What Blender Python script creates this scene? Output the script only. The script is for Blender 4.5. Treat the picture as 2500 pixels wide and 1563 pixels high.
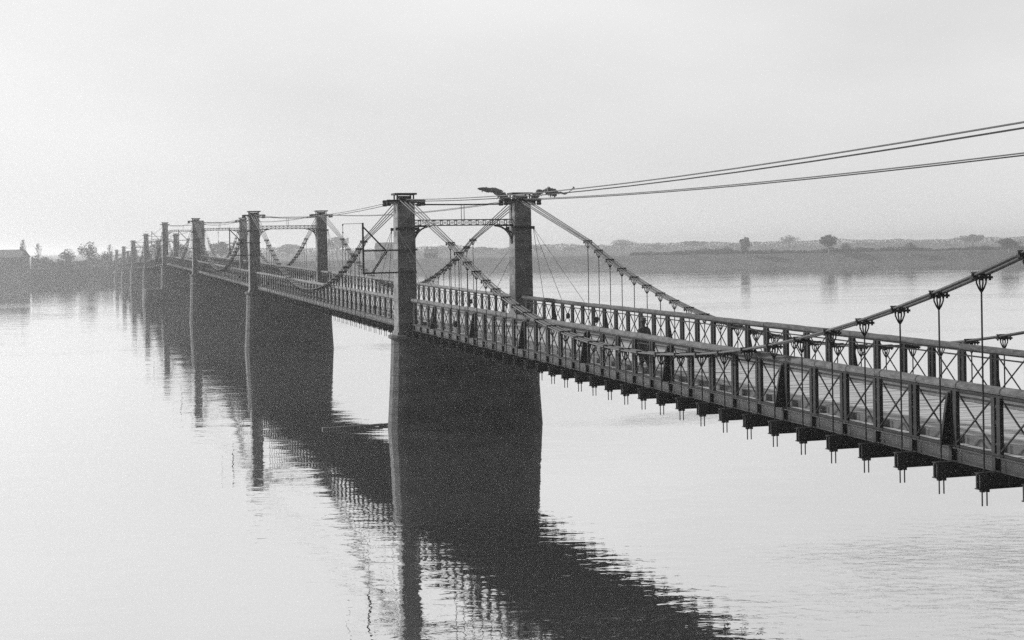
import bpy, math, random
from mathutils import Vector, Matrix

for o in list(bpy.data.objects):
    bpy.data.objects.remove(o, do_unlink=True)
scene = bpy.context.scene
COL = scene.collection
R = math.radians

# ------------------------------------------------------------------ camera
CAM_H = 9.82
cam_d = bpy.data.cameras.new('camera')
cam = bpy.data.objects.new('camera', cam_d)
COL.objects.link(cam)
cam_d.sensor_width = 36.0
cam_d.lens = 36.0 * 3604.0 / 2500.0
cam_d.shift_x = 2.8 / 2500.0
cam_d.shift_y = -179.7 / 2500.0
cam_d.clip_start = 0.5
cam_d.clip_end = 20000
cam.matrix_world = Matrix.Translation((0, 0, CAM_H)) @ Matrix.Rotation(R(90), 4, 'X') @ Matrix.Rotation(-0.0156, 4, 'Z')
scene.camera = cam

# ------------------------------------------------------------------ sky and sun
SUN_EL, SUN_AZ = 27.0, -64.0            # azimuth measured from +Y towards +X
world = bpy.data.worlds.new('World')
scene.world = world
world.use_nodes = True
nt = world.node_tree
nt.nodes.clear()
sky = nt.nodes.new('ShaderNodeTexSky')
sky.sky_type = 'NISHITA'
sky.sun_disc = False
sky.sun_elevation = R(SUN_EL)
sky.sun_rotation = R(SUN_AZ)
sky.air_density = 1.0
sky.dust_density = 6.0
sky.ozone_density = 1.0
bw = nt.nodes.new('ShaderNodeRGBToBW')                  # black-and-white plate
nt.links.new(sky.outputs[0], bw.inputs[0])
mx = nt.nodes.new('ShaderNodeMix')
mx.data_type = 'FLOAT'
mx.inputs[0].default_value = 0.72                       # mostly an even veil of mist
nt.links.new(bw.outputs[0], mx.inputs[2])
mx.inputs[3].default_value = 7.3
tc = nt.nodes.new('ShaderNodeTexCoord')                  # faint uneven cloud in the veil
cm_ = nt.nodes.new('ShaderNodeMapping')
cm_.inputs['Scale'].default_value = (1.0, 1.0, 2.6)
cn = nt.nodes.new('ShaderNodeTexNoise')
cn.inputs['Scale'].default_value = 3.2
cn.inputs['Detail'].default_value = 5.0
cr_ = nt.nodes.new('ShaderNodeMapRange')
cr_.inputs[1].default_value = 0.3
cr_.inputs[2].default_value = 0.7
cr_.inputs[3].default_value = 6.7
cr_.inputs[4].default_value = 7.9
nt.links.new(tc.outputs['Generated'], cm_.inputs[0])
nt.links.new(cm_.outputs[0], cn.inputs['Vector'])
nt.links.new(cn.outputs['Fac'], cr_.inputs[0])
nt.links.new(cr_.outputs[0], mx.inputs[3])
bg = nt.nodes.new('ShaderNodeBackground')
bg.inputs['Strength'].default_value = 0.0535
nt.links.new(mx.outputs[0], bg.inputs['Color'])
out = nt.nodes.new('ShaderNodeOutputWorld')
nt.links.new(bg.outputs[0], out.inputs['Surface'])

sun_d = bpy.data.lights.new('sun', 'SUN')
sun_d.energy = 4.2
sun_d.angle = R(3.0)
sun_d.color = (1.0, 1.0, 1.0)
sun = bpy.data.objects.new('sun', sun_d)
COL.objects.link(sun)
az, el = R(SUN_AZ), R(SUN_EL)
to_sun = Vector((math.sin(az) * math.cos(el), math.cos(az) * math.cos(el), math.sin(el)))
sun.rotation_euler = to_sun.to_track_quat('Z', 'Y').to_euler()

vs = scene.view_settings
vs.view_transform = 'Standard'
vs.look = 'None'
vs.exposure = 1.3
vs.gamma = 1.0
vs.use_curve_mapping = False
scene.render.engine = 'CYCLES'
scene.cycles.max_bounces = 8
scene.cycles.volume_bounces = 1
scene.cycles.use_denoising = False          # sampling grain stands in for the plate's own
scene.cycles.sample_clamp_indirect = 1.5
scene.cycles.sample_clamp_direct = 3.0

HAZE_DENSITY = 0.00044
random.seed(7)

# ------------------------------------------------------------------ helpers
class MB:
    """collects vertices and faces; build() links ONE mesh object"""
    def __init__(self):
        self.v, self.f = [], []

    def add(self, verts, faces):
        o = len(self.v)
        self.v += [tuple(p) for p in verts]
        self.f += [tuple(i + o for i in f) for f in faces]
        return self

    def box(self, x0, x1, y0, y1, z0, z1):
        return self.add([(x0, y0, z0), (x1, y0, z0), (x1, y1, z0), (x0, y1, z0),
                         (x0, y0, z1), (x1, y0, z1), (x1, y1, z1), (x0, y1, z1)],
                        [(0, 3, 2, 1), (4, 5, 6, 7), (0, 1, 5, 4), (1, 2, 6, 5), (2, 3, 7, 6), (3, 0, 4, 7)])

    def cbox(self, c, s):
        return self.box(c[0] - s[0] / 2, c[0] + s[0] / 2, c[1] - s[1] / 2, c[1] + s[1] / 2, c[2] - s[2] / 2, c[2] + s[2] / 2)

    def beam(self, p, q, a, b, up=(0, 0, 1)):
        p, q = Vector(p), Vector(q)
        d = (q - p).normalized()
        up = Vector(up)
        if abs(d.dot(up)) > 0.98:
            up = Vector((0, 1, 0))
        x = d.cross(up).normalized() * (a / 2)
        y = x.cross(d).normalized() * (b / 2)
        vs_ = [p - x - y, p + x - y, p + x + y, p - x + y, q - x - y, q + x - y, q + x + y, q - x + y]
        return self.add(vs_, [(0, 3, 2, 1), (4, 5, 6, 7), (0, 1, 5, 4), (1, 2, 6, 5), (2, 3, 7, 6), (3, 0, 4, 7)])

    def tube(self, pts, r, n=6, r_list=None):
        pts = [Vector(p) for p in pts]
        vs_, fs = [], []
        for i, p in enumerate(pts):
            d = (pts[min(i + 1, len(pts) - 1)] - pts[max(i - 1, 0)]).normalized()
            up = Vector((0, 0, 1)) if abs(d.z) < 0.95 else Vector((0, 1, 0))
            x = d.cross(up).normalized()
            y = x.cross(d).normalized()
            rr = r_list[i] if r_list else r
            for k in range(n):
                a = 2 * math.pi * k / n
                vs_.append(p + x * (rr * math.cos(a)) + y * (rr * math.sin(a)))
        for i in range(len(pts) - 1):
            for k in range(n):
                k2 = (k + 1) % n
                fs.append((i * n + k, i * n + k2, (i + 1) * n + k2, (i + 1) * n + k))
        fs.append(tuple(range(n))[::-1])
        fs.append(tuple((len(pts) - 1) * n + k for k in range(n)))
        return self.add(vs_, fs)

    def rings(self, rings, cap=True):
        n = len(rings[0])
        vs_ = [p for r_ in rings for p in r_]
        fs = []
        for i in range(len(rings) - 1):
            for k in range(n):
                k2 = (k + 1) % n
                fs.append((i * n + k, i * n + k2, (i + 1) * n + k2, (i + 1) * n + k))
        if cap:
            fs.append(tuple(range(n))[::-1])
            fs.append(tuple((len(rings) - 1) * n + k for k in range(n)))
        return self.add(vs_, fs)

    def mesh(self, name, mat, smooth=False):
        me = bpy.data.meshes.new(name)
        me.from_pydata(self.v, [], self.f)
        me.materials.append(mat)
        if smooth:
            for p in me.polygons:
                p.use_smooth = True
        me.update()
        return me

    def build(self, name, mat, parent=None, loc=(0, 0, 0), smooth=False):
        return place(name, self.mesh(name, mat, smooth), parent, loc)


def place(name, me, parent=None, loc=(0, 0, 0), rot=(0, 0, 0), scale=(1, 1, 1)):
    o = bpy.data.objects.new(name, me)
    COL.objects.link(o)
    o.parent = parent
    o.location = loc
    o.rotation_euler = rot
    o.scale = scale
    return o


def tag(o, label=None, cat=None, group=None, kind=None):
    if label: o['label'] = label
    if cat: o['category'] = cat
    if group: o['group'] = group
    if kind: o['kind'] = kind
    return o


def thing(name, label, cat, loc, rotz=0.0, group=None):
    return tag(place(name, None, None, loc, (0, 0, rotz)), label, cat, group)


# ------------------------------------------------------------------ materials (all grey: a black-and-white photograph)
def make_mat(name, lo, hi, scale=3.0, rough=0.8, bump=0.0, bump_scale=None, stretch=(1, 1, 1), metallic=0.0, detail=6.0, streak=False, spec=0.3):
    m = bpy.data.materials.new(name)
    m.use_nodes = True
    t = m.node_tree
    b = t.nodes['Principled BSDF']
    b.inputs['Roughness'].default_value = rough
    b.inputs['Metallic'].default_value = metallic
    b.inputs['Specular IOR Level'].default_value = spec
    co = t.nodes.new('ShaderNodeTexCoord')
    mp = t.nodes.new('ShaderNodeMapping')
    mp.inputs['Scale'].default_value = stretch
    t.links.new(co.outputs['Object'], mp.inputs[0])
    no = t.nodes.new('ShaderNodeTexNoise')
    no.inputs['Scale'].default_value = scale
    no.inputs['Detail'].default_value = detail
    no.inputs['Roughness'].default_value = 0.65
    t.links.new(mp.outputs[0], no.inputs['Vector'])
    rp = t.nodes.new('ShaderNodeValToRGB')
    rp.color_ramp.elements[0].position = 0.32
    rp.color_ramp.elements[1].position = 0.68
    rp.color_ramp.elements[0].color = (lo, lo, lo, 1)
    rp.color_ramp.elements[1].color = (hi, hi, hi, 1)
    t.links.new(no.outputs['Fac'], rp.inputs[0])
    last = rp.outputs[0]
    if name in ('dark_painted_iron', 'weathered_timber'):
        oi = t.nodes.new('ShaderNodeObjectInfo')
        r3 = t.nodes.new('ShaderNodeMapRange')
        r3.inputs[3].default_value = 0.6
        r3.inputs[4].default_value = 1.35
        t.links.new(oi.outputs['Random'], r3.inputs[0])
        m3 = t.nodes.new('ShaderNodeMix')
        m3.data_type = 'RGBA'
        m3.blend_type = 'MULTIPLY'
        m3.inputs[0].default_value = 1.0
        t.links.new(last, m3.inputs[6])
        t.links.new(r3.outputs[0], m3.inputs[7])
        last = m3.outputs[2]
    if streak:                                       # large weathered bands on masonry
        n2 = t.nodes.new('ShaderNodeTexNoise')
        n2.inputs['Scale'].default_value = 0.9
        n2.inputs['Detail'].default_value = 4
        m2 = t.nodes.new('ShaderNodeMapping')
        m2.inputs['Scale'].default_value = (0.45, 0.45, 1.5)
        t.links.new(co.outputs['Object'], m2.inputs[0])
        t.links.new(m2.outputs[0], n2.inputs['Vector'])
        r2 = t.nodes.new('ShaderNodeMapRange')
        r2.inputs[1].default_value = 0.35
        r2.inputs[2].default_value = 0.65
        r2.inputs[3].default_value = 0.5
        r2.inputs[4].default_value = 1.45
        t.links.new(n2.outputs['Fac'], r2.inputs[0])
        mu = t.nodes.new('ShaderNodeMix')
        mu.data_type = 'RGBA'
        mu.blend_type = 'MULTIPLY'
        mu.inputs[0].default_value = 1.0
        t.links.new(last, mu.inputs[6])
        t.links.new(r2.outputs[0], mu.inputs[7])
        last = mu.outputs[2]
    t.links.new(last, b.inputs['Base Color'])
    if bump:
        bp = t.nodes.new('ShaderNodeBump')
        bp.inputs['Distance'].default_value = bump
        nb = no
        if bump_scale:
            nb = t.nodes.new('ShaderNodeTexNoise')
            nb.inputs['Scale'].default_value = bump_scale
            nb.inputs['Detail'].default_value = 5
            t.links.new(mp.outputs[0], nb.inputs['Vector'])
        t.links.new(nb.outputs['Fac'], bp.inputs['Height'])
        t.links.new(bp.outputs[0], b.inputs['Normal'])
    return m


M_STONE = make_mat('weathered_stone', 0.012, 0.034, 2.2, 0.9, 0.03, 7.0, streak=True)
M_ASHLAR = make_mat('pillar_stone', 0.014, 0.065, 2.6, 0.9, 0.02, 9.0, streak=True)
M_IRON = make_mat('dark_painted_iron', 0.005, 0.013, 8.0, 0.7, 0.004, spec=0.06)
M_GIRDER = make_mat('grey_painted_girder', 0.004, 0.011, 5.0, 0.4, 0.003, spec=0.16)
M_WIRE = make_mat('galvanised_wire', 0.008, 0.024, 12.0, 0.6, 0.002, spec=0.15)
M_TIMBER = make_mat('weathered_timber', 0.016, 0.07, 9.0, 0.95, 0.02, 18.0, stretch=(1, 0.35, 1))
M_PLANK = make_mat('worn_deck_planks', 0.1, 0.25, 2.5, 0.85, 0.01, 14.0, stretch=(0.4, 3.0, 1))
M_WETWOOD = make_mat('wet_timber', 0.02, 0.05, 5.0, 0.5, 0.01)
M_CANVAS = make_mat('dark_canvas', 0.03, 0.08, 9.0, 0.9, 0.03)
M_LEAF = make_mat('foliage', 0.025, 0.05, 0.8, 0.9, spec=0.1)
M_BARK = make_mat('bark', 0.04, 0.09, 3.0, 0.9, 0.03)
M_BANK = make_mat('grassy_bank', 0.012, 0.035, 0.12, 0.95, spec=0.1)
M_HOUSE = make_mat('house_plaster', 0.05, 0.09, 0.6, 0.9, spec=0.1)
M_ROOF = make_mat('slate_roof', 0.03, 0.05, 1.5, 0.8, spec=0.2)
M_GLASS = make_mat('window_dark', 0.02, 0.03, 2.0, 0.3)
M_COAT = make_mat('dark_coat', 0.02, 0.035, 9.0, 0.95, spec=0.1)
M_HAT = make_mat('felt_hat', 0.02, 0.03, 9.0, 0.95, spec=0.1)

# water: nearly mirror-calm, silty river
M_WATER = bpy.data.materials.new('calm_river_water')
M_WATER.use_nodes = True
t = M_WATER.node_tree
t.nodes.clear()
wo = t.nodes.new('ShaderNodeOutputMaterial')
gl = t.nodes.new('ShaderNodeBsdfGlossy')
gl.inputs['Color'].default_value = (0.97, 0.97, 0.97, 1)
gl.inputs['Roughness'].default_value = 0.012
df = t.nodes.new('ShaderNodeBsdfDiffuse')
df.inputs['Color'].default_value = (0.05, 0.05, 0.05, 1)
mxs = t.nodes.new('ShaderNodeMixShader')
fr = t.nodes.new('ShaderNodeLayerWeight')
fr.inputs['Blend'].default_value = 0.5
mr = t.nodes.new('ShaderNodeMapRange')
mr.inputs[1].default_value = 0.5
mr.inputs[2].default_value = 0.95
mr.inputs[3].default_value = 0.6
mr.inputs[4].default_value = 0.985
co = t.nodes.new('ShaderNodeTexCoord')


def wnoise(scale, stretch, detail, rough=0.5, dist=0.0):
    mp = t.nodes.new('ShaderNodeMapping')
    mp.inputs['Scale'].default_value = stretch
    t.links.new(co.outputs['Object'], mp.inputs[0])
    n = t.nodes.new('ShaderNodeTexNoise')
    n.inputs['Scale'].default_value = scale
    n.inputs['Detail'].default_value = detail
    n.inputs['Roughness'].default_value = rough
    n.inputs['Distortion'].default_value = dist
    t.links.new(mp.outputs[0], n.inputs['Vector'])
    return n.outputs['Fac']


def wmath(op, a, b):
    m = t.nodes.new('ShaderNodeMath')
    m.operation = op
    for i, x in enumerate((a, b)):
        if isinstance(x, (int, float)): m.inputs[i].default_value = x
        else: t.links.new(x, m.inputs[i])
    return m.outputs[0]


rip = wnoise(1.5, (0.55, 1.0, 1.0), 3.0, 0.5, 0.3)          # small wind ripples
swl = wnoise(0.32, (0.6, 1.0, 1.0), 2.0)                     # slow swell of the current
gust = wnoise(0.035, (0.5, 1.0, 1.0), 3.0)                   # patches where a breeze ruffles it
gm = t.nodes.new('ShaderNodeMapRange')
gm.inputs[1].default_value = 0.47
gm.inputs[2].default_value = 0.66
gm.inputs[3].default_value = 0.5
gm.inputs[4].default_value = 2.0
t.links.new(gust, gm.inputs[0])


def patch(cx, cy, rx, ry, rot):
    """0..1 mask of an oval stretch of water, in metres"""
    m1 = t.nodes.new('ShaderNodeMapping')
    m1.vector_type = 'TEXTURE'
    m1.inputs['Location'].default_value = (cx, cy, 0)
    m1.inputs['Rotation'].default_value = (0, 0, rot)
    m1.inputs['Scale'].default_value = (rx, ry, 1)
    t.links.new(co.outputs['Object'], m1.inputs[0])
    g1 = t.nodes.new('ShaderNodeTexGradient')
    g1.gradient_type = 'SPHERICAL'
    t.links.new(m1.outputs[0], g1.inputs[0])
    return g1.outputs['Fac']


fine = wnoise(2.6, (0.6, 1.0, 1.0), 4.0, 0.6, 0.6)
brk = wmath('POWER', wnoise(0.25, (0.4, 1.0, 1.0), 3.0), 1.5)
pm_ = wmath('ADD', wmath('MULTIPLY', patch(17, 42, 12, 13, 0.2), 30.0),
            wmath('ADD', wmath('MULTIPLY', patch(13, 84, 15, 4, 0.29), 22.0), wmath('MULTIPLY', patch(-2, 150, 26, 9, 0.29), 10.0)))
ruf = wmath('MULTIPLY', wmath('MULTIPLY', fine, pm_), brk)
hgt = wmath('ADD', ruf, wmath('ADD', wmath('MULTIPLY', wmath('MULTIPLY', rip, gm.outputs[0]), 1.0), wmath('MULTIPLY', swl, 2.2)))
wb = t.nodes.new('ShaderNodeBump')
wb.inputs['Distance'].default_value = 0.011
t.links.new(hgt, wb.inputs['Height'])
t.links.new(wb.outputs[0], gl.inputs['Normal'])
t.links.new(wb.outputs[0], fr.inputs['Normal'])
t.links.new(fr.outputs['Facing'], mr.inputs[0])
t.links.new(mr.outputs[0], mxs.inputs[0])
t.links.new(df.outputs[0], mxs.inputs[1])
t.links.new(gl.outputs[0], mxs.inputs[2])
t.links.new(mxs.outputs[0], wo.inputs['Surface'])

# ------------------------------------------------------------------ setting: river and far bank
tag(MB().add([(-5000, -800, 0), (5000, -800, 0), (5000, 5000, 0), (-5000, 5000, 0)], [(0, 1, 2, 3)]).build('river', M_WATER), kind='structure')

BANK = [(-3000, 120), (-900, 300), (-420, 395), (-230, 448), (-176, 468), (-158, 476), (-150, 520), (-143, 552), (-118, 604), (-80, 640),
        (-45, 652), (21, 652), (70, 640), (110, 630), (194, 610), (260, 588), (330, 570), (520, 500), (1200, 300), (3000, 100)]
PROFILE = [(-6, -1.2), (0, -0.02), (2.5, 0.5), (7, 1.3), (15, 4.2), (18, 4.8), (23, 4.8), (34, 3.4), (120, 3.6), (600, 4.5), (4000, 6.0)]


def bank_points():
    pts = []
    for i in range(len(BANK) - 1):
        a, b = Vector(BANK[i]), Vector(BANK[i + 1])
        n = max(1, min(40, int((b - a).length / 6)))
        for k in range(n):
            pts.append(a.lerp(b, k / n))
    pts.append(Vector(BANK[-1]))
    for _ in range(6):
        pts = [pts[0]] + [(pts[i - 1] + pts[i] * 2 + pts[i + 1]) / 4 for i in range(1, len(pts) - 1)] + [pts[-1]]
    return pts


bp_ = bank_points()
rnd = random.Random(3)
bm_ = MB()
rows = []
for i, p in enumerate(bp_):
    jit = rnd.uniform(-0.8, 0.8)
    tx = 0.0 if abs(p.x) > 600 else 0.0
    row = []
    for k, (d, z) in enumerate(PROFILE):
        zz = z + (rnd.uniform(-0.15, 0.15) if 1 < k < 8 else 0)
        if p.x > 150 and 3 < k < 7: zz += 0.3
        row.append((p.x * (1 + (0 if d < 100 else d / 3000.0)), p.y + d + (jit if 0 < k < 5 else 0), zz))
    rows.append(row)
nP = len(PROFILE)
for r_ in rows: bm_.v += r_
for i in range(len(rows) - 1):
    for k in range(nP - 1):
        bm_.f.append((i * nP + k, (i + 1) * nP + k, (i + 1) * nP + k + 1, i * nP + k + 1))
tag(bm_.build('far_bank', M_BANK, smooth=True), kind='structure')


def bank_y(x):
    for i in range(len(bp_) - 1):
        if bp_[i].x <= x <= bp_[i + 1].x:
            u = (x - bp_[i].x) / max(1e-6, bp_[i + 1].x - bp_[i].x)
            return bp_[i].y + u * (bp_[i + 1].y - bp_[i].y)
    return 600.0


def ground_z(x, y):
    d = y - bank_y(x)
    for (d0, z0), (d1, z1) in zip(PROFILE, PROFILE[1:]):
        if d0 <= d <= d1: return z0 + (z1 - z0) * (d - d0) / (d1 - d0)
    return 4.5


# ------------------------------------------------------------------ bridge frame
AL = 0.2934
X0, Y0 = -5.777, 80.237
S = 66.58
W = 6.6
NP = 44
P = S / NP
BX, BY = -math.sin(AL), math.cos(AL)
CX, CY = math.cos(AL), math.sin(AL)
TOP = {-1: 12.5, 0: 12.8, 1: 13.66, 2: 14.49, 3: 15.25, 4: 14.0, 5: 13.05, 6: 11.75, 7: 10.9, 8: 10.3}
PIER = {-1: 4.8, 0: 5.12, 1: 5.78, 2: 6.56, 3: 7.18, 4: 5.9, 5: 5.2, 6: 4.3, 7: 3.6, 8: 3.1}


def wpos(w, s, z=0.0):
    return (X0 + BX * s + CX * w, Y0 + BY * s + CY * w, z)


def zbot(s):
    """underside of the edge girders along the bridge"""
    n = math.floor(s / S)
    n = max(-1, min(7, n))
    u = s / S - n
    a, b = PIER[n] + 0.3, PIER[n + 1] + 0.3
    return a + (b - a) * u


ORD = ['nearest', 'second', 'third', 'fourth', 'fifth', 'sixth', 'seventh', 'eighth', 'ninth']


def stadium(w0, w1, half, z, n=9):
    """plan outline of a pier: long slab across the bridge with round noses"""
    pts = []
    for k in range(n):
        a = math.pi / 2 + math.pi * k / (n - 1)
        pts.append((w0 + half + half * math.cos(a), half * math.sin(a), z))
    for k in range(n):
        a = -math.pi / 2 + math.pi * k / (n - 1)
        pts.append((w1 - half + half * math.cos(a), half * math.sin(a), z))
    return pts


# ------------------------------------------------------------------ towers
def make_tower(n):
    top, pz = TOP[n], PIER[n]
    near = n <= 2
    desc = {0: 'nearest stone bridge tower with dark pier and lattice portal, largest in view',
            1: 'second stone bridge tower along the bridge, smaller portal left of the nearest',
            2: 'third stone bridge tower from the camera, greyed by mist',
            3: 'fourth stone bridge tower, at the crest, with long stepped base block upstream',
            4: 'fifth stone bridge tower, pale and just past the crest of the bridge',
            5: 'sixth stone bridge tower, faint in the mist',
            6: 'seventh stone bridge tower, very faint in the mist',
            7: 'eighth stone bridge tower, faintest one standing in the water near the bank',
            8: 'ninth stone bridge tower at the far bank, almost lost in mist'}[n]
    T = thing('bridge_tower', desc, 'bridge tower', wpos(0, n * S), AL, 'stone towers carrying the suspension bridge')
    # pier: battered masonry slab with recessed course joints, flaring towards the water
    m = MB()
    rings = []
    zs = [-0.8, 0.0]
    z = 0.42
    while z < pz - 0.3:
        zs.append(z); z += 0.42
    zs.append(pz - 0.22)
    for i, z in enumerate(zs):
        q = max(0.0, min(1.0, z / (pz - 0.2)))
        fl = 0.26 * (1 - q) ** 1.25
        if i > 1 and i < len(zs) - 1:
            for dz, ins in ((-0.018, 0), (-0.006, 0.022), (0.006, 0.022), (0.018, 0)):
                rings.append(stadium(-0.82 - fl + ins, W + 0.82 + fl - ins, 0.98 + 0.7 * fl - ins, z + dz))
        else:
            rings.append(stadium(-0.82 - fl, W + 0.82 + fl, 0.98 + 0.7 * fl, z))
    m.rings(rings)
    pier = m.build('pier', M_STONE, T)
    c = MB()
    c.rings([stadium(-0.86, W + 0.86, 1.0, pz - 0.22), stadium(-0.98, W + 0.98, 1.12, pz - 0.15),
             stadium(-0.98, W + 0.98, 1.12, pz - 0.03), stadium(-0.9, W + 0.9, 1.04, pz)])
    c.build('cornice', M_STONE, pier)
    if n == 3:
        b = MB()
        b.rings([stadium(-4.3, W + 1.6, 1.55, -0.8), stadium(-4.25, W + 1.55, 1.5, 0.3), stadium(-4.0, W + 1.4, 1.36, 2.9),
                 stadium(-3.9, W + 1.35, 1.3, 3.05)])
        b.build('base_block', M_STONE, pier)
    # two pillars of coursed ashlar
    ps = top - 0.55
    for w in (0.0, W):
        m = MB()
        rings = []
        z = pz
        H = ps - pz
        zz = [pz]
        while z + 0.45 < ps - 0.1:
            z += 0.45; zz.append(z)
        zz.append(ps)
        for i, z in enumerate(zz):
            q = (z - pz) / H
            hw, hs = 0.53 - 0.05 * q, 0.60 - 0.06 * q
            def sq(a, b, z_, ch=0.035):
                return [(-a + ch, -b, z_), (a - ch, -b, z_), (a, -b + ch, z_), (a, b - ch, z_), (a - ch, b, z_), (-a + ch, b, z_), (-a, b - ch, z_), (-a, -b + ch, z_)]
            if 0 < i < len(zz) - 1:
                for dz, ins in ((-0.016, 0), (-0.006, 0.018), (0.006, 0.018), (0.016, 0)):
                    rings.append(sq(hw - ins, hs - ins, z + dz))
            else:
                rings.append(sq(hw, hs, z))
        m.rings(rings)
        # plinth at the foot
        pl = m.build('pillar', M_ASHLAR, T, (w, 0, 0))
        MB().rings([sq(0.6, 0.68, pz), sq(0.6, 0.68, pz + 0.16), sq(0.545, 0.615, pz + 0.22)]).build('plinth', M_ASHLAR, pl)
        # iron saddle on the head: bed plate, bearers across, roller block, cap slab on short posts
        sd = MB()
        sd.box(-0.6, 0.6, -0.66, 0.66, ps, ps + 0.07)
        for sy in (-0.42, 0.0, 0.42):
            sd.box(-0.86, 0.86, sy - 0.06, sy + 0.06, ps + 0.07, ps + 0.19)
        sd.box(-0.32, 0.32, -0.45, 0.45, ps + 0.19, ps + 0.30)
        sd.tube([(-0.36, -0.2, ps + 0.33), (0.36, -0.2, ps + 0.33)], 0.07, 8)
        sd.tube([(-0.36, 0.2, ps + 0.33), (0.36, 0.2, ps + 0.33)], 0.07, 8)
        sd.build('saddle', M_IRON, pl)
        cb = MB()
        cb.box(-0.6, 0.62, -0.5, 0.5, ps + 0.45, ps + 0.55)
        for sx in (-0.45, 0.45):
            for sy in (-0.38, 0.38):
                cb.cbox((sx, sy, ps + 0.32), (0.07, 0.07, 0.26))
        cb.build('cap_slab', M_IRON, pl)
        if near:
            for sx in (-0.95, 0.95):
                for sy in (-0.5, 0.5):
                    a = MB()
                    a.cbox((0, 0, 0), (0.2, 0.16, 0.34))
                    a.tube([(-0.13, 0, 0.09), (0.13, 0, 0.09)], 0.05, 6)
                    a.tube([(-0.13, 0, -0.09), (0.13, 0, -0.09)], 0.05, 6)
                    a.build('anchor_block', M_IRON, pl, (sx, sy, ps + 0.02))
        zk = ps - 1.4
        for sy in (-0.64, 0.64):
            MB().cbox((0, sy, zk), (1.24, 0.12, 0.16)).build('stay_bracket', M_IRON, pl)
    # portal: tie rod and lattice girder between the pillars
    z1, z0 = top - 1.45, top - 1.80
    a, b = 0.45, W - 0.45
    MB().tube([(a, 0, top - 0.62), (W / 2, 0, top - 0.64), (b, 0, top - 0.62)], 0.045, 6).build('tie_rod', M_IRON, T)
    g = MB()
    for sy in (-0.2, 0.2):
        g.box(a, b, sy - 0.05, sy + 0.05, z1 - 0.05, z1)
        g.box(a, b, sy - 0.05, sy + 0.05, z0, z0 + 0.05)
    portal = g.build('portal_girder', M_IRON, T)
    nb = 14
    for sy in (-0.2, 0.2):
        lat = MB()
        lat.beam((0, sy, z0 + 0.04), ((b - a) / nb, sy, z1 - 0.04), 0.014, 0.035, (0, 1, 0))
        lat.beam((0, sy + 0.015, z1 - 0.04), ((b - a) / nb, sy + 0.015, z0 + 0.04), 0.014, 0.035, (0, 1, 0))
        lat.box(-0.015, 0.015, sy - 0.02, sy + 0.02, z0 + 0.03, z1 - 0.03)
        lm = lat.mesh('lattice_panel', M_IRON)
        for k in range(nb):
            place('lattice_panel', lm, portal, (a + (b - a) * k / nb, 0, 0))
    for w in (a + 0.06, W / 2 - 0.08, W / 2 + 0.08, b - 0.06):
        MB().tube([(w, 0, z1), (w, 0, top - 0.62)], 0.018, 5).build('hanger_rod', M_IRON, T)
    for sg, base in ((1, a + 0.05), (-1, b - 0.05)):
        br = MB()
        pts = []
        for k in range(9):
            ang = math.pi / 2 * k / 8
            pts.append((base + sg * 0.95 * (1 - math.cos(ang)), 0, z0 - 0.03 - 0.98 * (1 - math.sin(ang))))
        for p_, q_ in zip(pts, pts[1:]):
            br.beam(p_, q_, 0.3, 0.07, (0, 1, 0)) if False else br.beam(p_, q_, 0.07, 0.24, (0, 1, 0))
        br.beam((base, 0, z0 - 0.02), (base + sg * 1.0, 0, z0 - 0.02), 0.28, 0.06)
        br.box(min(base, base - sg * 0.06), max(base, base - sg * 0.06), -0.12, 0.12, z0 - 1.05, z0)
        br.beam((base + sg * 0.02, 0, z0 - 0.42), (base + sg * 0.36, 0, z0 - 0.16), 0.05, 0.1)
        br.beam((base + sg * 0.30, 0, z0 - 0.05), (base + sg * 0.30, 0, z0 - 0.3), 0.05, 0.1)
        br.build('corner_bracket', M_IRON, T)
    # fan of stay rods from each pillar to the deck, with their tension blocks
    zk = ps - 1.4
    for w in (0.0, W):
        sd = -0.62 if w == 0 else 0.62
        for d in (-1, 1):
            if n == 8 and d > 0: continue
            for j, ds in enumerate((3.7, 7.3, 11.5)):
                ze = zbot(n * S + d * ds) + 0.85
                st = MB()
                st.tube([(w + sd * 0.85, d * 0.7, zk), (w + sd * 0.35, d * ds, ze)], 0.013, 4)
                rod = st.build('stay_rod', M_IRON, T)
                if near and j > 0:
                    tb = MB()
                    tb.tube([(0, 0, -0.15), (0, 0, -0.09), (0, 0, 0.09), (0, 0, 0.15)], 0.1, 8, [0.04, 0.11, 0.11, 0.04])
                    tb.build('tension_block', M_IRON, rod, (w + sd * 0.35, d * ds, ze))
    # cantilevered working frame on the upstream pillar
    if n <= 4:
        zu, zl, zt = top - 3.1, top - 4.3, top - 1.6
        y = -0.68
        fr_ = MB()
        fr_.beam((-2.42, y, zl - 0.05), (-2.42, y, zt), 0.09, 0.09)
        frame = fr_.build('working_frame', M_IRON, T)
        for nm, p_, q_, th in (('frame_bar', (-2.42, y, zu), (0.55, y, zu + 0.02), 0.085), ('frame_bar', (-2.46, y, zl), (0.5, y, zl + 0.02), 0.085),
                               ('frame_brace', (-2.40, y - 0.06, zt - 0.25), (-1.22, y - 0.06, zu), 0.045), ('frame_brace', (-2.36, y + 0.07, zt - 0.22), (-1.14, y + 0.07, zu), 0.045),
                               ('frame_brace', (-1.2, y - 0.06, zu), (-2.0, y - 0.06, zl), 0.05), ('frame_brace', (-1.08, y + 0.07, zu), (-1.9, y + 0.07, zl), 0.05)):
            MB().beam(p_, q_, th, th, (0, 1, 0)).build(nm, M_IRON, frame)
        wr = MB()
        for za in (zt - 0.03, zu + 0.12):
            wr.tube([(-2.42, y, za), (-3.5, y, za - 0.02)], 0.012, 4)
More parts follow.
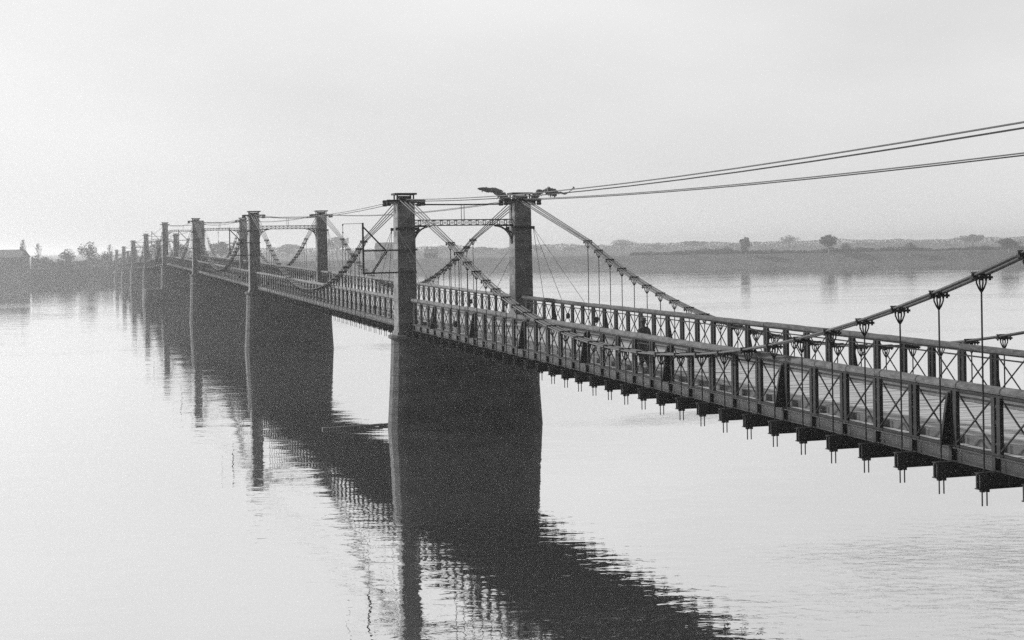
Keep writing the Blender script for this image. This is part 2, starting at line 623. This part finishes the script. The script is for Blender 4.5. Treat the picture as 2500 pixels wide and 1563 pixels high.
        wr.tube([(-3.5, y, zt - 0.05), (-3.5, y, zu + 0.06)], 0.014, 4)
        for za in (zt - 0.1, zt - 0.5, zu + 0.2):
            wr.tube([(-3.5, y, za - 0.05), (-3.5, y, za), (-3.5, y, za + 0.05)], 0.04, 6, [0.02, 0.045, 0.02])
        wr.build('wire_outrigger', M_IRON, frame)
    return T


for n in range(0, 9):
    make_tower(n)

# low timber apron lying awash at the foot of the nearest pier
ap = MB()
rr = random.Random(12)
for k in range(5):
    w = -4.4 + k * 0.8
    ap.beam((w, 1.5 + 0.08 * k, 0.05), (w + 0.98, 1.44 + 0.08 * k + rr.uniform(-.05, .05), 0.06 + 0.012 * k), 0.22, 0.12)
ap.beam((-0.6, 1.72, 0.08), (W + 0.8, 1.5, 0.08), 0.25, 0.14)
tag(ap.build('timber_fender', M_WETWOOD, None, wpos(0, 0)), 'low wet timber fender lying awash beside the nearest pier', 'timber')
bpy.data.objects['timber_fender'].rotation_euler.z = AL

# ------------------------------------------------------------------ spans
SPAN_LABEL = ['nearest bridge span in the right foreground, its braced railings and crossbeams in full view',
              'second bridge span, between the nearest and the second tower',
              'third bridge span, between the second and the third tower',
              'fourth bridge span, climbing from the third tower to the crest',
              'fifth bridge span, just beyond the crest tower, pale in mist',
              'sixth bridge span, faint between the fifth and sixth towers',
              'seventh bridge span, faint between the sixth and seventh towers',
              'eighth bridge span, fading between the seventh and eighth towers',
              'ninth bridge span, last one reaching the far bank']
WR = (0.16, W - 0.16)        # planes of the two railings


def post_mb(h):
    m = MB()
    for dy in (-0.092, 0.092):
        m.box(-0.045, 0.045, dy - 0.058, dy + 0.058, 0, h)
    for z in (0.22, h * 0.55, h - 0.22):
        m.box(-0.03, 0.03, -0.04, 0.04, z - 0.025, z + 0.025)
    return m


def make_span(i):
    n0 = i - 1                      # span from tower n0 to n0+1
    near = i == 0
    s0, s1 = n0 * S, (n0 + 1) * S
    T = thing('bridge_span', SPAN_LABEL[i], 'bridge span', wpos(0, s0), AL, 'spans of the suspension bridge')
    zb = lambda y: zbot(min(s1 - 1e-4, max(s0 + 1e-4, s0 + y)))
    ya, yb = 0.62, S - 0.62
    HR = 1.40                       # rail height above the girder
    GH = 0.30
    za, ze = zb(0), zb(S)
    slope = (ze - za) / S
    rr = random.Random(20 + i)
    for side, w in enumerate(WR):
        out = -1 if side == 0 else 1
        # edge girder: I-section with stiffeners
        m = MB()
        m.beam((w, ya, zb(ya) + GH / 2), (w, yb, zb(yb) + GH / 2), 0.03, GH - 0.05)
        m.beam((w, ya, zb(ya) + 0.0125), (w, yb, zb(yb) + 0.0125), 0.18, 0.025)
        m.beam((w, ya, zb(ya) + GH - 0.0125), (w, yb, zb(yb) + GH - 0.0125), 0.18, 0.025)
        gd = m.build('edge_girder', M_GIRDER, T)
        sm = MB().box(-0.1, 0.1, -0.05, 0.05, 0.004, GH - 0.004)
        if near:
            me = sm.mesh('stiffener', M_IRON)
            for k in range(1, NP):
                y = k * P
                place('stiffener', me, gd, (w, y, zb(y)))
        # handrail: rounded timber on an iron flat, in lengths that do not quite line up
        m = MB()
        prof = [(-0.085, -0.07), (0.085, -0.07), (0.1, -0.02), (0.085, 0.05), (0.04, 0.085), (-0.04, 0.085), (-0.085, 0.05), (-0.1, -0.02)]
        seg = 4
        for k in range(0, NP, seg):
            y0_, y1_ = max(ya, k * P), min(yb, (k + seg) * P)
            rings = []
            nn = 9
            dx, dz = rr.uniform(-0.012, 0.012), rr.uniform(-0.012, 0.012)
            for q in range(nn):
                y = y0_ + 0.006 + (y1_ - y0_ - 0.012) * q / (nn - 1)
                rings.append([(w + dx + px * rr.uniform(0.93, 1.05), y, zb(y) + GH + HR - 0.1 + dz + pz_ * rr.uniform(0.9, 1.08)) for px, pz_ in prof])
            m.rings(rings)
        hr = m.build('handrail', M_TIMBER, T)
        m = MB()
        m.beam((w, ya, zb(ya) + GH + HR - 0.20), (w, yb, zb(yb) + GH + HR - 0.20), 0.09, 0.05)
        m.beam((w - out * 0.05, ya, zb(ya) + GH + HR - 0.34), (w - out * 0.05, yb, zb(yb) + GH + HR - 0.34), 0.03, 0.04)
        m.beam((w, ya, zb(ya) + GH + 0.025), (w, yb, zb(yb) + GH + 0.025), 0.09, 0.05)
        m.build('rail_bar', M_IRON, T)
        hp = HR - 0.21
        pm = post_mb(hp)
        ks = [k for k in range(NP + 1) if ya + 0.15 < k * P < yb - 0.15]
        def brace_pts(k):
            yA, yB = k * P + 0.12, (k + 1) * P - 0.12
            return [((w + 0.022, yA, zb(yA) + GH + 0.08), (w + 0.022, yB, zb(yB) + GH + HR - 0.26)),
                    ((w - 0.022, yA, zb(yA) + GH + HR - 0.26), (w - 0.022, yB, zb(yB) + GH + 0.08))]
        if near:
            me = pm.mesh('railing_post', M_IRON)
            for k in ks:
                place('railing_post', me, T, (w, k * P, zb(k * P) + GH + 0.02), (0, 0, rr.uniform(-0.02, 0.02)))
            bms = []
            for pA, pB in brace_pts(10):
                c0 = Vector(pA)
                bms.append(MB().tube([(0, 0, 0), Vector(pB) - c0], 0.021, 5).mesh('cross_brace', M_IRON))
            for k in range(1, NP - 1):
                for b_, (pA, pB) in zip(bms, brace_pts(k)):
                    place('cross_brace', b_, T, pA)
            sm = MB()
            sm.add([(0, -0.035, 0), (out * 0.24, -0.035, 0), (out * 0.24, 0.035, 0), (0, 0.035, 0),
                    (0, -0.035, hp - 0.1), (out * 0.05, -0.035, hp - 0.1), (out * 0.05, 0.035, hp - 0.1), (0, 0.035, hp - 0.1)],
                   [(0, 3, 2, 1), (4, 5, 6, 7), (0, 1, 5, 4), (1, 2, 6, 5), (2, 3, 7, 6), (3, 0, 4, 7)])
            me = sm.mesh('side_strut', M_IRON)
            for k in range(5, NP, 5):
                place('side_strut', me, T, (w + out * 0.04, k * P + (0.1 if side else 0.1), zb(k * P) + GH + 0.03))
        else:
            pj, bj = MB(), MB()
            for k in ks:
                pj.add([(x + w, y + k * P, z + zb(k * P) + GH + 0.02) for x, y, z in pm.v], pm.f)
            for k in range(1, NP - 1):
                for pA, pB in brace_pts(k):
                    bj.tube([pA, pB], 0.017, 4)
            tag(pj.build('railing_posts', M_IRON, T), kind='stuff')
            tag(bj.build('cross_braces', M_IRON, T), kind='stuff')
    # crossbeams hung below the girders, their suspension bolts showing underneath
    cb = MB()
    D = 0.34
    cb.box(-0.34, W + 0.34, -0.012, 0.012, -D + 0.02, -0.022)
    cb.box(-0.34, W + 0.34, -0.075, 0.075, -D, -D + 0.02)
    cb.box(-0.34, W + 0.34, -0.075, 0.075, -0.022, -0.003)
    for w in (-0.2, W + 0.2):
        cb.cbox((w, 0, -D / 2), (0.22, 0.15, D - 0.05))
    bo = MB()
    for dw in (-0.055, 0.055):
        bo.tube([(dw, 0, -0.06), (dw, 0, -0.34)], 0.016, 5)
        bo.cbox((dw, 0, -0.03), (0.07, 0.09, 0.06))
    if near:
        me, be = cb.mesh('crossbeam', M_IRON), bo.mesh('suspension_bolt', M_IRON)
        for k in range(1, NP):
            y = k * P
            o = place('crossbeam', me, T, (0, y, zb(y)))
            for w in (-0.16, W + 0.16):
                place('suspension_bolt', be, o, (w, 0, -D))
    else:
        cj = MB()
        for k in range(1, NP):
            y = k * P
            cj.add([(a, b + y, c + zb(y)) for a, b, c in cb.v], cb.f)
            for w in (-0.16, W + 0.16):
                cj.add([(a + w, b + y, c + zb(y) - D) for a, b, c in bo.v], bo.f)
        tag(cj.build('crossbeams', M_IRON, T), kind='stuff')
    # roadway: cross planks, joists, kerbs
    pj = MB()
    y = 0.0
    pw = 0.24 if near else 1.2
    while y < S - 0.01:
        y1_ = min(S, y + pw)
        dz = rr.uniform(-0.006, 0.006)
        wa, wb_ = (0.3 + rr.uniform(-0.02, 0.02), W - 0.3)
        if y < 0.8 or y1_ > S - 0.8: wa, wb_ = 0.66, W - 0.66
        p0, p1 = zb(y) + 0.16, zb(y1_) + 0.16
        g = 0.004
        pj.add([(wa, y + g, p0), (wb_, y + g, p0), (wb_, y1_ - g, p1), (wa, y1_ - g, p1),
                (wa, y + g, p0 + 0.07 + dz), (wb_, y + g, p0 + 0.07 + dz), (wb_, y1_ - g, p1 + 0.07 + dz), (wa, y1_ - g, p1 + 0.07 + dz)],
               [(0, 3, 2, 1), (4, 5, 6, 7), (0, 1, 5, 4), (1, 2, 6, 5), (2, 3, 7, 6), (3, 0, 4, 7)])
        y = y1_
    tag(pj.build('deck_planking', M_PLANK, T), kind='stuff')
    jm = MB()
    for w in (0.6, 1.5, 2.4, 3.3, 4.2, 5.1, 6.0):
        jm.beam((w, 0.05, zb(0.05) + 0.08), (w, S - 0.05, zb(S - 0.05) + 0.08), 0.12, 0.15)
    jm.build('joist', M_IRON, T)
    for w in (0.95, W - 0.95):
        MB().beam((w, 0.3, zb(0.3) + 0.32), (w, S - 0.3, zb(S - 0.3) + 0.32), 0.16, 0.16).build('kerb_beam', M_WETWOOD, T)
    return T


for i in range(9):
    make_span(i)

# ------------------------------------------------------------------ main cables with hangers
WCAB = (-0.16, W + 0.16)
K0, K1 = 7, NP - 7                  # first and last hung panel


def cable_z(i, y):
    n0 = i - 1
    s0 = n0 * S
    ya, yb = K0 * P, K1 * P
    zm, dzs = zbot(s0 + S / 2) + 1.12, 0.0 if i == 0 else (zbot(s0 + S - 1e-3) - zbot(s0 + 1e-3)) / S
    zlin = lambda yy: zm + dzs * (yy - S / 2)
    para = lambda yy: zlin(yy) + 0.00706 * (yy - S / 2) ** 2
    sad0, sad1 = TOP[n0] - 0.28, TOP[n0 + 1] - 0.28
    if y < ya: return sad0 + (para(ya) - sad0) * y / ya
    if y > yb: return para(yb) + (sad1 - para(yb)) * (y - yb) / (S - yb)
    return para(y)


def make_cable(i, side):
    near = i == 0
    w = WCAB[side]
    sname = ('upstream', 'downstream')[side]
    which = ['nearest', 'second', 'third', 'fourth', 'fifth', 'sixth', 'seventh', 'eighth', 'ninth'][i]
    lab = '%s main cable of the %s bridge span with its hangers' % (sname, which)
    if near: lab = ('thick upstream main cable sweeping up to the right edge, nearest span, with forked hangers' if side == 0
                    else 'downstream main cable of the nearest span, dipping behind the far railing, with forked hangers')
    T = thing('suspension_cable', lab, 'cable', wpos(0, (i - 1) * S), AL, 'main suspension cables')
    ys = sorted(set([0.0, S] + [k * P for k in range(K0, K1 + 1)] + [3.5, 7.5, S - 3.5, S - 7.5]))
    offs = (-0.165, -0.055, 0.055, 0.165) if i < 3 else (-0.1, 0.1)
    pil = 0.0 if side == 0 else W
    for j, dw in enumerate(offs):
        pts = []
        for y in ys:
            # strands spread over the saddle and gather at the first clamp
            e = max(0.0, 1 - min(y, S - y) / (K0 * P))
            spread = 1 + 0.9 * e
            pts.append((w + (pil - w) * e + dw * spread, y, cable_z(i, y) + 0.02 * ((j % 2) - 0.5) - 0.05 * e * (j % 2)))
        MB().tube(pts, 0.029 if near else 0.03, 6).build('strand', M_WIRE, T, smooth=True)
    # clamp plate, fork and rod
    cl = MB()
    cl.box(-0.23, 0.23, -0.06, 0.06, -0.085, -0.035)
    for dw in (-0.2, -0.11, 0.0, 0.11, 0.2):
        cl.tube([(dw, 0, -0.12), (dw, 0, 0.055)], 0.026, 6)
    cl.box(-0.215, 0.215, -0.045, 0.045, 0.028, 0.05)
    cm = cl.mesh('clamp', M_IRON)
    fk = MB()
    for dw in (-0.115, -0.04, 0.04, 0.115):
        fk.tube([(dw, 0, -0.08), (dw * 0.95, 0, -0.17), (dw * 0.5, 0, -0.28), (0, 0, -0.36), (0, 0, -0.42)], 0.018, 5)
    fm = fk.mesh('fork', M_IRON)
    hj = MB()
    for k in range(K0, K1 + 1):
        y = k * P
        zc = cable_z(i, y)
        zb_ = zbot((i - 1) * S + y) - 0.33
        rod = MB().tube([(0, 0, -0.38), (0, 0, zb_ - zc)], 0.02, 6)
        if near:
            r_ = rod.build('hanger', M_IRON, T, (w, y, zc))
            place('clamp', cm, r_)
            place('fork', fm, r_)
        else:
            for q in (rod, cl, fk):
                hj.add([(a + w, b + y, c + zc) for a, b, c in q.v], q.f)
    if not near:
        tag(hj.build('hangers', M_IRON, T), kind='stuff')


for i in range(9):
    for side in (0, 1):
        make_cable(i, side)

# ------------------------------------------------------------------ head cables from tower top to tower top
for i in range(9):
    for side, w in enumerate((0.0, W)):
        which = ORD[i]
        lab = 'thin %s head cable pair between tower tops over the %s span' % (('upstream', 'downstream')[side], which)
        T = thing('head_cable', lab, 'cable', wpos(w, (i - 1) * S), AL, 'head cables linking the tower tops')
        a, b = TOP[i - 1] - 0.36, TOP[i] - 0.36
        if i == 0: a, b = (12.35, 12.42) if side == 0 else (12.45, 12.42)
        sag = 0.6 if side == 0 else 0.45
        for dz, dw in ((0.045, -0.07), (-0.045, 0.07)) if side == 0 else ((0.022, -0.05), (-0.028, 0.05)):
            pts = []
            for k in range(17):
                u = k / 16
                pts.append((dw, u * S, a + (b - a) * u - 4 * sag * u * (1 - u) + dz))
            MB().tube(pts, 0.021, 5).build('strand', M_WIRE, T)

# ------------------------------------------------------------------ ragged canvas on the head of the right-hand near pillar
def lumps(name, label, path, radii, seed):
    r_ = random.Random(seed)
    m = MB()
    pts, rl = [], []
    for (a, b), (ra, rb) in zip(zip(path, path[1:]), zip(radii, radii[1:])):
        for k in range(5):
            u = k / 5
            pts.append(Vector(a).lerp(Vector(b), u) + Vector((r_.uniform(-.02, .02), r_.uniform(-.02, .02), r_.uniform(-.025, .025))))
            rl.append(max(0.012, (ra + (rb - ra) * u) * r_.uniform(0.7, 1.25)))
    m.tube(pts, 0.1, 8, rl)
    for p, rad in zip(pts, rl):                 # frayed tatters
        for q in range(5):
            d = Vector((r_.uniform(-1, 1), r_.uniform(-1, 1), r_.uniform(-1.2, 0.4))).normalized()
            e = p + d * rad * r_.uniform(1.0, 1.7)
            m.tube([p, e], 0.02, 4, [max(0.012, rad * 0.4), 0.008])
    o = m.build(name, M_CANVAS, None, wpos(W, 0))
    o.rotation_euler.z = AL
    tag(o, label, 'canvas')


zt = TOP[0]
lumps('canvas_bundle', 'dark ragged canvas bundle jutting left from the right near pillar top',
      [(-2.45, -0.2, zt + 0.22), (-2.0, -0.2, zt + 0.17), (-1.6, -0.2, zt + 0.15), (-1.25, -0.2, zt - 0.02), (-0.95, -0.2, zt - 0.25), (-0.75, -0.2, zt - 0.36)],
      [0.04, 0.16, 0.17, 0.2, 0.2, 0.08], 1)
lumps('canvas_bundle', 'dark ragged canvas bundle hanging with a rope right of the right near pillar top',
      [(0.66, -0.3, zt - 0.36), (0.82, -0.35, zt - 0.22), (0.98, -0.4, zt + 0.02), (1.2, -0.45, zt + 0.05), (1.55, -0.5, zt + 0.06), (1.9, -0.55, zt - 0.02),
       (2.12, -0.58, zt - 0.02), (2.35, -0.6, zt - 0.08), (2.55, -0.62, zt - 0.06), (2.85, -0.64, zt + 0.12), (2.98, -0.66, zt + 0.3)],
      [0.18, 0.2, 0.14, 0.07, 0.22, 0.2, 0.04, 0.07, 0.04, 0.016, 0.07], 2)

# ------------------------------------------------------------------ person walking on the near footway
def make_person():
    s, w = -31.4, 1.25
    zf = zbot(s) + 0.24
    J = {  # joint: (x, y, z, rx, ry)   x = across the shoulders, facing +y
        'pelvis': (0, 0, 0.90, .175, .135), 'waist': (0, .01, 1.08, .155, .12), 'chest': (0, .0, 1.27, .185, .135), 'collar': (0, -.01, 1.42, .12, .09),
        'neck': (0, .01, 1.49, .06, .06), 'jaw': (0, .03, 1.56, .068, .078), 'head': (0, .025, 1.64, .08, .098), 'crown': (0, .015, 1.71, .06, .072),
        'lsh': (-.19, -.01, 1.39, .075, .075), 'lel': (-.25, -.04, 1.11, .055, .055), 'lwr': (-.23, .05, .87, .035, .038), 'lha': (-.22, .09, .77, .03, .045),
        'rsh': (.19, -.01, 1.39, .075, .075), 'rel': (.26, -.03, 1.11, .055, .055), 'rwr': (.24, .08, .88, .035, .038), 'rha': (.22, .13, .78, .03, .045),
        'lhi': (-.10, 0, .82, .12, .12), 'lkn': (-.10, .06, .47, .085, .09), 'lan': (-.10, -.02, .10, .05, .055), 'lto': (-.11, .14, .04, .04, .035),
        'rhi': (.10, 0, .82, .12, .12), 'rkn': (.10, .0, .47, .085, .09), 'ran': (.10, -.14, .11, .05, .055), 'rto': (.11, .03, .04, .04, .035)}
    E_ = ['pelvis waist', 'waist chest', 'chest collar', 'collar neck', 'neck jaw', 'jaw head', 'head crown', 'collar lsh', 'lsh lel', 'lel lwr', 'lwr lha',
          'collar rsh', 'rsh rel', 'rel rwr', 'rwr rha', 'pelvis lhi', 'lhi lkn', 'lkn lan', 'lan lto', 'pelvis rhi', 'rhi rkn', 'rkn ran', 'ran rto']
    names = list(J)
    me = bpy.data.meshes.new('person')
    me.from_pydata([J[k][:3] for k in names], [tuple(names.index(q) for q in e.split()) for e in E_], [])
    o = place('person', me, None, wpos(w, s, zf), (0, 0, AL + R(12)))
    me.materials.append(M_COAT)
    sk = o.modifiers.new('skin', 'SKIN')
    sk.use_smooth_shade = True
    for k, nm in enumerate(names):
        d = me.skin_vertices[0].data[k]
        d.radius = J[nm][3:5]
        d.use_root = nm == 'pelvis'
    sb = o.modifiers.new('subdiv', 'SUBSURF')
    sb.levels = sb.render_levels = 2
    tag(o, 'person in dark coat and hat walking on the nearest span behind the near railing', 'person')
    h = MB()
    n = 14
    ring = lambda r0, r1, z: [(r0 * math.cos(2 * math.pi * k / n), .02 + r1 * math.sin(2 * math.pi * k / n), z) for k in range(n)]
    h.rings([ring(.16, .18, 1.685), ring(.165, .185, 1.70), ring(.10, .115, 1.705), ring(.095, .11, 1.78), ring(.07, .085, 1.81)])
    h.build('hat', M_HAT, o, smooth=True)
    ct = MB()
    ring2 = lambda r0, r1, z: [(r0 * math.cos(2 * math.pi * k / n), r1 * math.sin(2 * math.pi * k / n), z) for k in range(n)]
    ct.rings([ring2(.26, .22, .5), ring2(.235, .19, .75), ring2(.205, .155, 1.0), ring2(.215, .16, 1.25), ring2(.2, .14, 1.38), ring2(.1, .09, 1.46)], cap=False)
    ct.build('coat', M_COAT, o, smooth=True)


make_person()

# ------------------------------------------------------------------ trees and houses of the far bank
def crown_mesh(seed, h, rad, leaf, count, tall=1.0):
    r_ = random.Random(seed)
    m = MB()
    lob = []
    for k in range(9):
        a = r_.uniform(0, 6.283)
        q = r_.uniform(0.1, 0.62) * rad
        lob.append((Vector((q * math.cos(a), q * math.sin(a), h * r_.uniform(0.38, 0.82))), rad * r_.uniform(0.34, 0.6)))
    lob.append((Vector((0, 0, h * 0.6)), rad * 0.7))
    lob.append((Vector((r_.uniform(-.2, .2) * rad, 0, h * 0.86)), rad * 0.36))
    for _ in range(count):
        c, lr = r_.choice(lob)
        d = Vector((r_.gauss(0, 1), r_.gauss(0, 1), r_.gauss(0, 1) * tall)).normalized()
        p = c + d * lr * (r_.random() ** 0.35)
        a = Vector((r_.uniform(-1, 1), r_.uniform(-1, 1), r_.uniform(-1, 1))).normalized()
        b = a.orthogonal().normalized()
        c2 = a.cross(b)
        sz = leaf * r_.uniform(0.5, 1.2)
        m.add([p + b * sz, p + c2 * sz * 0.7, p - b * sz * 0.9, p - c2 * sz * 0.6], [(0, 1, 2, 3)])
    return m.mesh('crown', M_LEAF)


def trunk_mesh(seed, h, r0):
    r_ = random.Random(seed + 50)
    m = MB()
    m.tube([(0, 0, -0.3), (0.1, 0, h * 0.25), (-0.05, 0.1, h * 0.5), (0, 0, h * 0.8)], 0.2, 7, [r0, r0 * 0.75, r0 * 0.5, r0 * 0.15])
    for k in range(6):
        z = h * r_.uniform(0.28, 0.6)
        a = r_.uniform(0, 6.283)
        q = h * r_.uniform(0.14, 0.26)
        m.tube([(0, 0, z), (0.5 * q * math.cos(a), 0.5 * q * math.sin(a), z + q * 0.55), (q * math.cos(a), q * math.sin(a), z + q * 0.95)], 0.1, 5,
               [r0 * 0.4, r0 * 0.25, r0 * 0.08])
    return m.mesh('trunk', M_BARK)


CROWNS = [(crown_mesh(k, 10, 3.8, 0.5 if k < 2 else 0.3, 1000 if k < 2 else 900), trunk_mesh(k, 10, 0.4)) for k in range(4)]
SLIM = [(crown_mesh(20 + k, 10, 2.1, 0.22, 420, 1.5), trunk_mesh(20 + k, 10, 0.3)) for k in range(2)]


def tree(label, px, y, top_px, width_px, var=0, slim=False):
    """px, top_px, width_px: where the photograph shows this tree; y: its distance"""
    dx, dy = px - 1250, top_px - 781.5
    c_, s_ = math.cos(0.0156), math.sin(0.0156)
    u, v = c_ * dx - s_ * dy, s_ * dx + c_ * dy
    x = u / 3604 * y
    ztop = CAM_H - (v + 179.7) / 3604 * y
    zg = ground_z(x, y)
    h = max(3.0, ztop - zg)
    wd = width_px / 3604 * y
    cr, tr = (SLIM if slim else CROWNS)[var % (2 if slim else 4)]
    base = 4.2 if slim else 7.6
    T = thing('tree', label, 'tree', (x, y, zg), random.uniform(0, 6.28), 'trees on the far bank')
    sc = (wd / base, wd / base, h / 10.0)
    place('crown', cr, T, scale=sc)
    place('trunk', tr, T, scale=sc)


TREES = [
    ('round tree on the right bank, darkest and broadest, right of centre', 2024, 640, 573, 62, 0, 0),
    ('upright small dark tree on the right bank left of the broad round tree', 1821, 645, 579, 38, 1, 0),
    ('pale rounded tree between the upright tree and the broad round tree', 1927, 1248, 573, 62, 2, 0),
    ('low round tree on the right bank midway to the right edge', 2222, 628, 590, 46, 3, 0),
    ('pale broad tree above the hedge close to the right edge', 2376, 1120, 572, 60, 0, 0),
    ('low bushy tree on the levee crossed by the cable at the right edge', 2465, 600, 582, 70, 1, 0),
    ('pale low tree right of the broad round tree', 2110, 1216, 590, 55, 2, 0),
    ('faint wide tree on the right bank left of the small group', 1518, 1328, 584, 95, 3, 0),
    ('faint round tree left of the upright dark tree', 1692, 1312, 588, 60, 0, 0),
    ('faint small tree on the bank halfway between faint round ones', 1605, 1280, 596, 52, 1, 0),
    ('bushy low tree just left of the upright dark tree', 1770, 660, 602, 60, 2, 0),
    ('bushy low tree just right of the broad round tree', 2065, 650, 592, 36, 3, 0),
    ('small pale tree beside the right pillar of the nearest tower', 1312, 1152, 600, 34, 1, 0),
    ('small faint tree seen beside the stay rods right of the nearest tower', 1390, 1216, 604, 50, 0, 0),
    ('pale bushy tree seen through the nearest portal, left', 1075, 1184, 598, 60, 2, 0),
    ('pale bushy tree seen through the nearest portal, right', 1180, 1216, 603, 60, 3, 0),
    ('tall faint tree just right of the second tower', 822, 1152, 578, 70, 0, 0),
    ('faint tree seen through the second portal', 700, 1152, 596, 80, 1, 0),
    ('pale tree mass between fourth and fifth towers', 378, 640, 588, 50, 2, 0),
    ('pale tree seen left of the third tower', 440, 680, 592, 60, 3, 0),
    ('pale tree seen between third tower pillars', 540, 700, 590, 70, 0, 0),
    ('tallest misty tree on the left bank, right of centre of the wood', 216, 545, 588, 58, 2, 0),
    ('misty tree left of the tallest left-bank tree', 165, 560, 606, 60, 2, 0),
    ('misty tree right of the tallest left-bank tree', 256, 575, 612, 50, 2, 0),
    ('misty low tree beside the left quay building', 108, 540, 625, 60, 3, 0),
    ('misty bush-like tree at the water between building and wood', 140, 520, 632, 52, 2, 0),
    ('thin tall pale tree rising behind the left quay building', 57, 640, 578, 20, 0, 1),
    ('thin pale tree rising just right of the left quay building', 92, 650, 590, 22, 1, 1),
    ('slim faint tree close to the ninth tower', 268, 680, 592, 18, 0, 1),
]
for a in TREES: tree(*a[:5], var=a[5], slim=bool(a[6]))


# a continuous hedge and far wood that read as one mass
def wood(name, label, px0, px1, dist, hmin, hmax, count, seed, depth=14, leaf=0.6):
    r_ = random.Random(seed)
    m = MB()
    ph = [r_.uniform(0, 6.28) for _ in range(6)]
    for _ in range(count):
        px = r_.uniform(px0, px1)
        y = dist + r_.uniform(0, depth)
        x = (px - 1250) / 3604 * y
        y = max(y, bank_y(x) + 19 + r_.uniform(0, depth))
        x = (px - 1250) / 3604 * y
        q = px / 60.0
        hh = hmin + (hmax - hmin) * (0.5 + 0.22 * math.sin(q + ph[0]) + 0.16 * math.sin(2.3 * q + ph[1]) + 0.1 * math.sin(5.1 * q + ph[2]) + 0.06 * math.sin(11 * q + ph[3]))
        p = Vector((x, y, ground_z(x, y) + hh * (r_.random() ** 0.7)))
        a = Vector((r_.uniform(-1, 1), r_.uniform(-1, 1), r_.uniform(-1, 1))).normalized()
        b = a.orthogonal().normalized()
        c2 = a.cross(b)
        sz = leaf * r_.uniform(0.5, 1.3)
        m.add([p + b * sz, p + c2 * sz * 0.7, p - b * sz * 0.9, p - c2 * sz * 0.6], [(0, 1, 2, 3)])
    tag(m.build(name, M_LEAF), label, 'wood', kind='stuff')


wood('hedge', 'dark continuous hedge along the crest of the right bank', 1540, 2620, 600, 0.8, 2.6, 16000, 5)
wood('far_wood', 'pale misty belt of trees behind the right bank', 1300, 2620, 1150, 5.0, 7.5, 20000, 6, 60, 0.5)
wood('left_wood', 'misty wood along the left bank behind the far towers', 80, 400, 500, 2.0, 6.0, 5500, 8, 45, 0.4)
wood('middle_wood', 'pale belt of trees seen behind the bridge portals', 400, 1300, 1050, 4.0, 8.0, 12000, 9, 60, 0.5)


def house(name, label, x0, x1, y, depth, zg, eave, ridge, windows, chim, cat='building'):
    T = thing(name, label, cat, ((x0 + x1) / 2, y, zg))
    hw = (x1 - x0) / 2
    MB().box(-hw, hw, 0, depth, -2.5, eave).build('wall', M_HOUSE, T)
    o_ = 0.35
    rf = MB().add([(-hw - o_, -o_, eave - 0.05), (hw + o_, -o_, eave - 0.05), (hw + o_, depth + o_, eave - 0.05), (-hw - o_, depth + o_, eave - 0.05),
                   (-hw - o_ * 0.5, depth / 2, ridge), (hw + o_ * 0.5, depth / 2, ridge)],
                  [(0, 1, 5, 4), (2, 3, 4, 5), (1, 2, 5), (3, 0, 4), (0, 3, 2, 1)]).build('roof', M_ROOF, T)
    for cx in chim:
        MB().box(cx - 0.45, cx + 0.45, depth / 2 - 0.4, depth / 2 + 0.4, ridge - 0.7, ridge + 0.9).build('chimney', M_HOUSE, rf)
    for (wx, wz, ww, wh) in windows:
        f = MB()
        f.box(wx - ww / 2 - .1, wx - ww / 2, -0.06, 0.1, wz, wz + wh)
        f.box(wx + ww / 2, wx + ww / 2 + .1, -0.06, 0.1, wz, wz + wh)
        f.box(wx - ww / 2 - .1, wx + ww / 2 + .1, -0.08, 0.1, wz - .12, wz)
        f.box(wx - ww / 2 - .1, wx + ww / 2 + .1, -0.06, 0.1, wz + wh, wz + wh + .1)
        fo = f.build('window', M_HOUSE, T)
        MB().box(wx - ww / 2, wx + ww / 2, -0.03, -0.01, wz, wz + wh).build('pane', M_GLASS, fo)


house('quay_building', 'long misty grey quay building at the left edge above the water', -196, -157.5, 473, 10, 0.6, 8.2, 10.7,
      [(6 + 3.4 * k, 3.6, 1.0, 1.7) for k in range(4)], [18.3], 'building')
house('bank_house', 'pale grey house behind the working frame of the nearest tower', -63.5, -50, 690, 9, 3.6, 6.2, 9.0,
      [(-4 + 2.8 * k, 2.6, 0.9, 1.5) for k in range(4)], [5.0], 'house')
house('bank_house', 'small pale house seen through the nearest portal beside its left pillar', -40.5, -34.5, 690, 7, 3.6, 3.6, 5.6,
      [(-1.5, 1.2, 0.9, 1.4), (1.5, 1.2, 0.9, 1.4)], [-2.0], 'house')

# ------------------------------------------------------------------ haze
hm = bpy.data.materials.new('river_mist')
hm.use_nodes = True
t = hm.node_tree
t.nodes.clear()
ho = t.nodes.new('ShaderNodeOutputMaterial')
pv = t.nodes.new('ShaderNodeVolumePrincipled')
pv.inputs['Color'].default_value = (0.82, 0.82, 0.82, 1)
pv.inputs['Density'].default_value = HAZE_DENSITY
pv.inputs['Anisotropy'].default_value = 0.8
t.links.new(pv.outputs[0], ho.inputs['Volume'])
tag(MB().box(-5600, 5600, -900, 6200, -3.5, 27).build('haze', hm), kind='stuff')
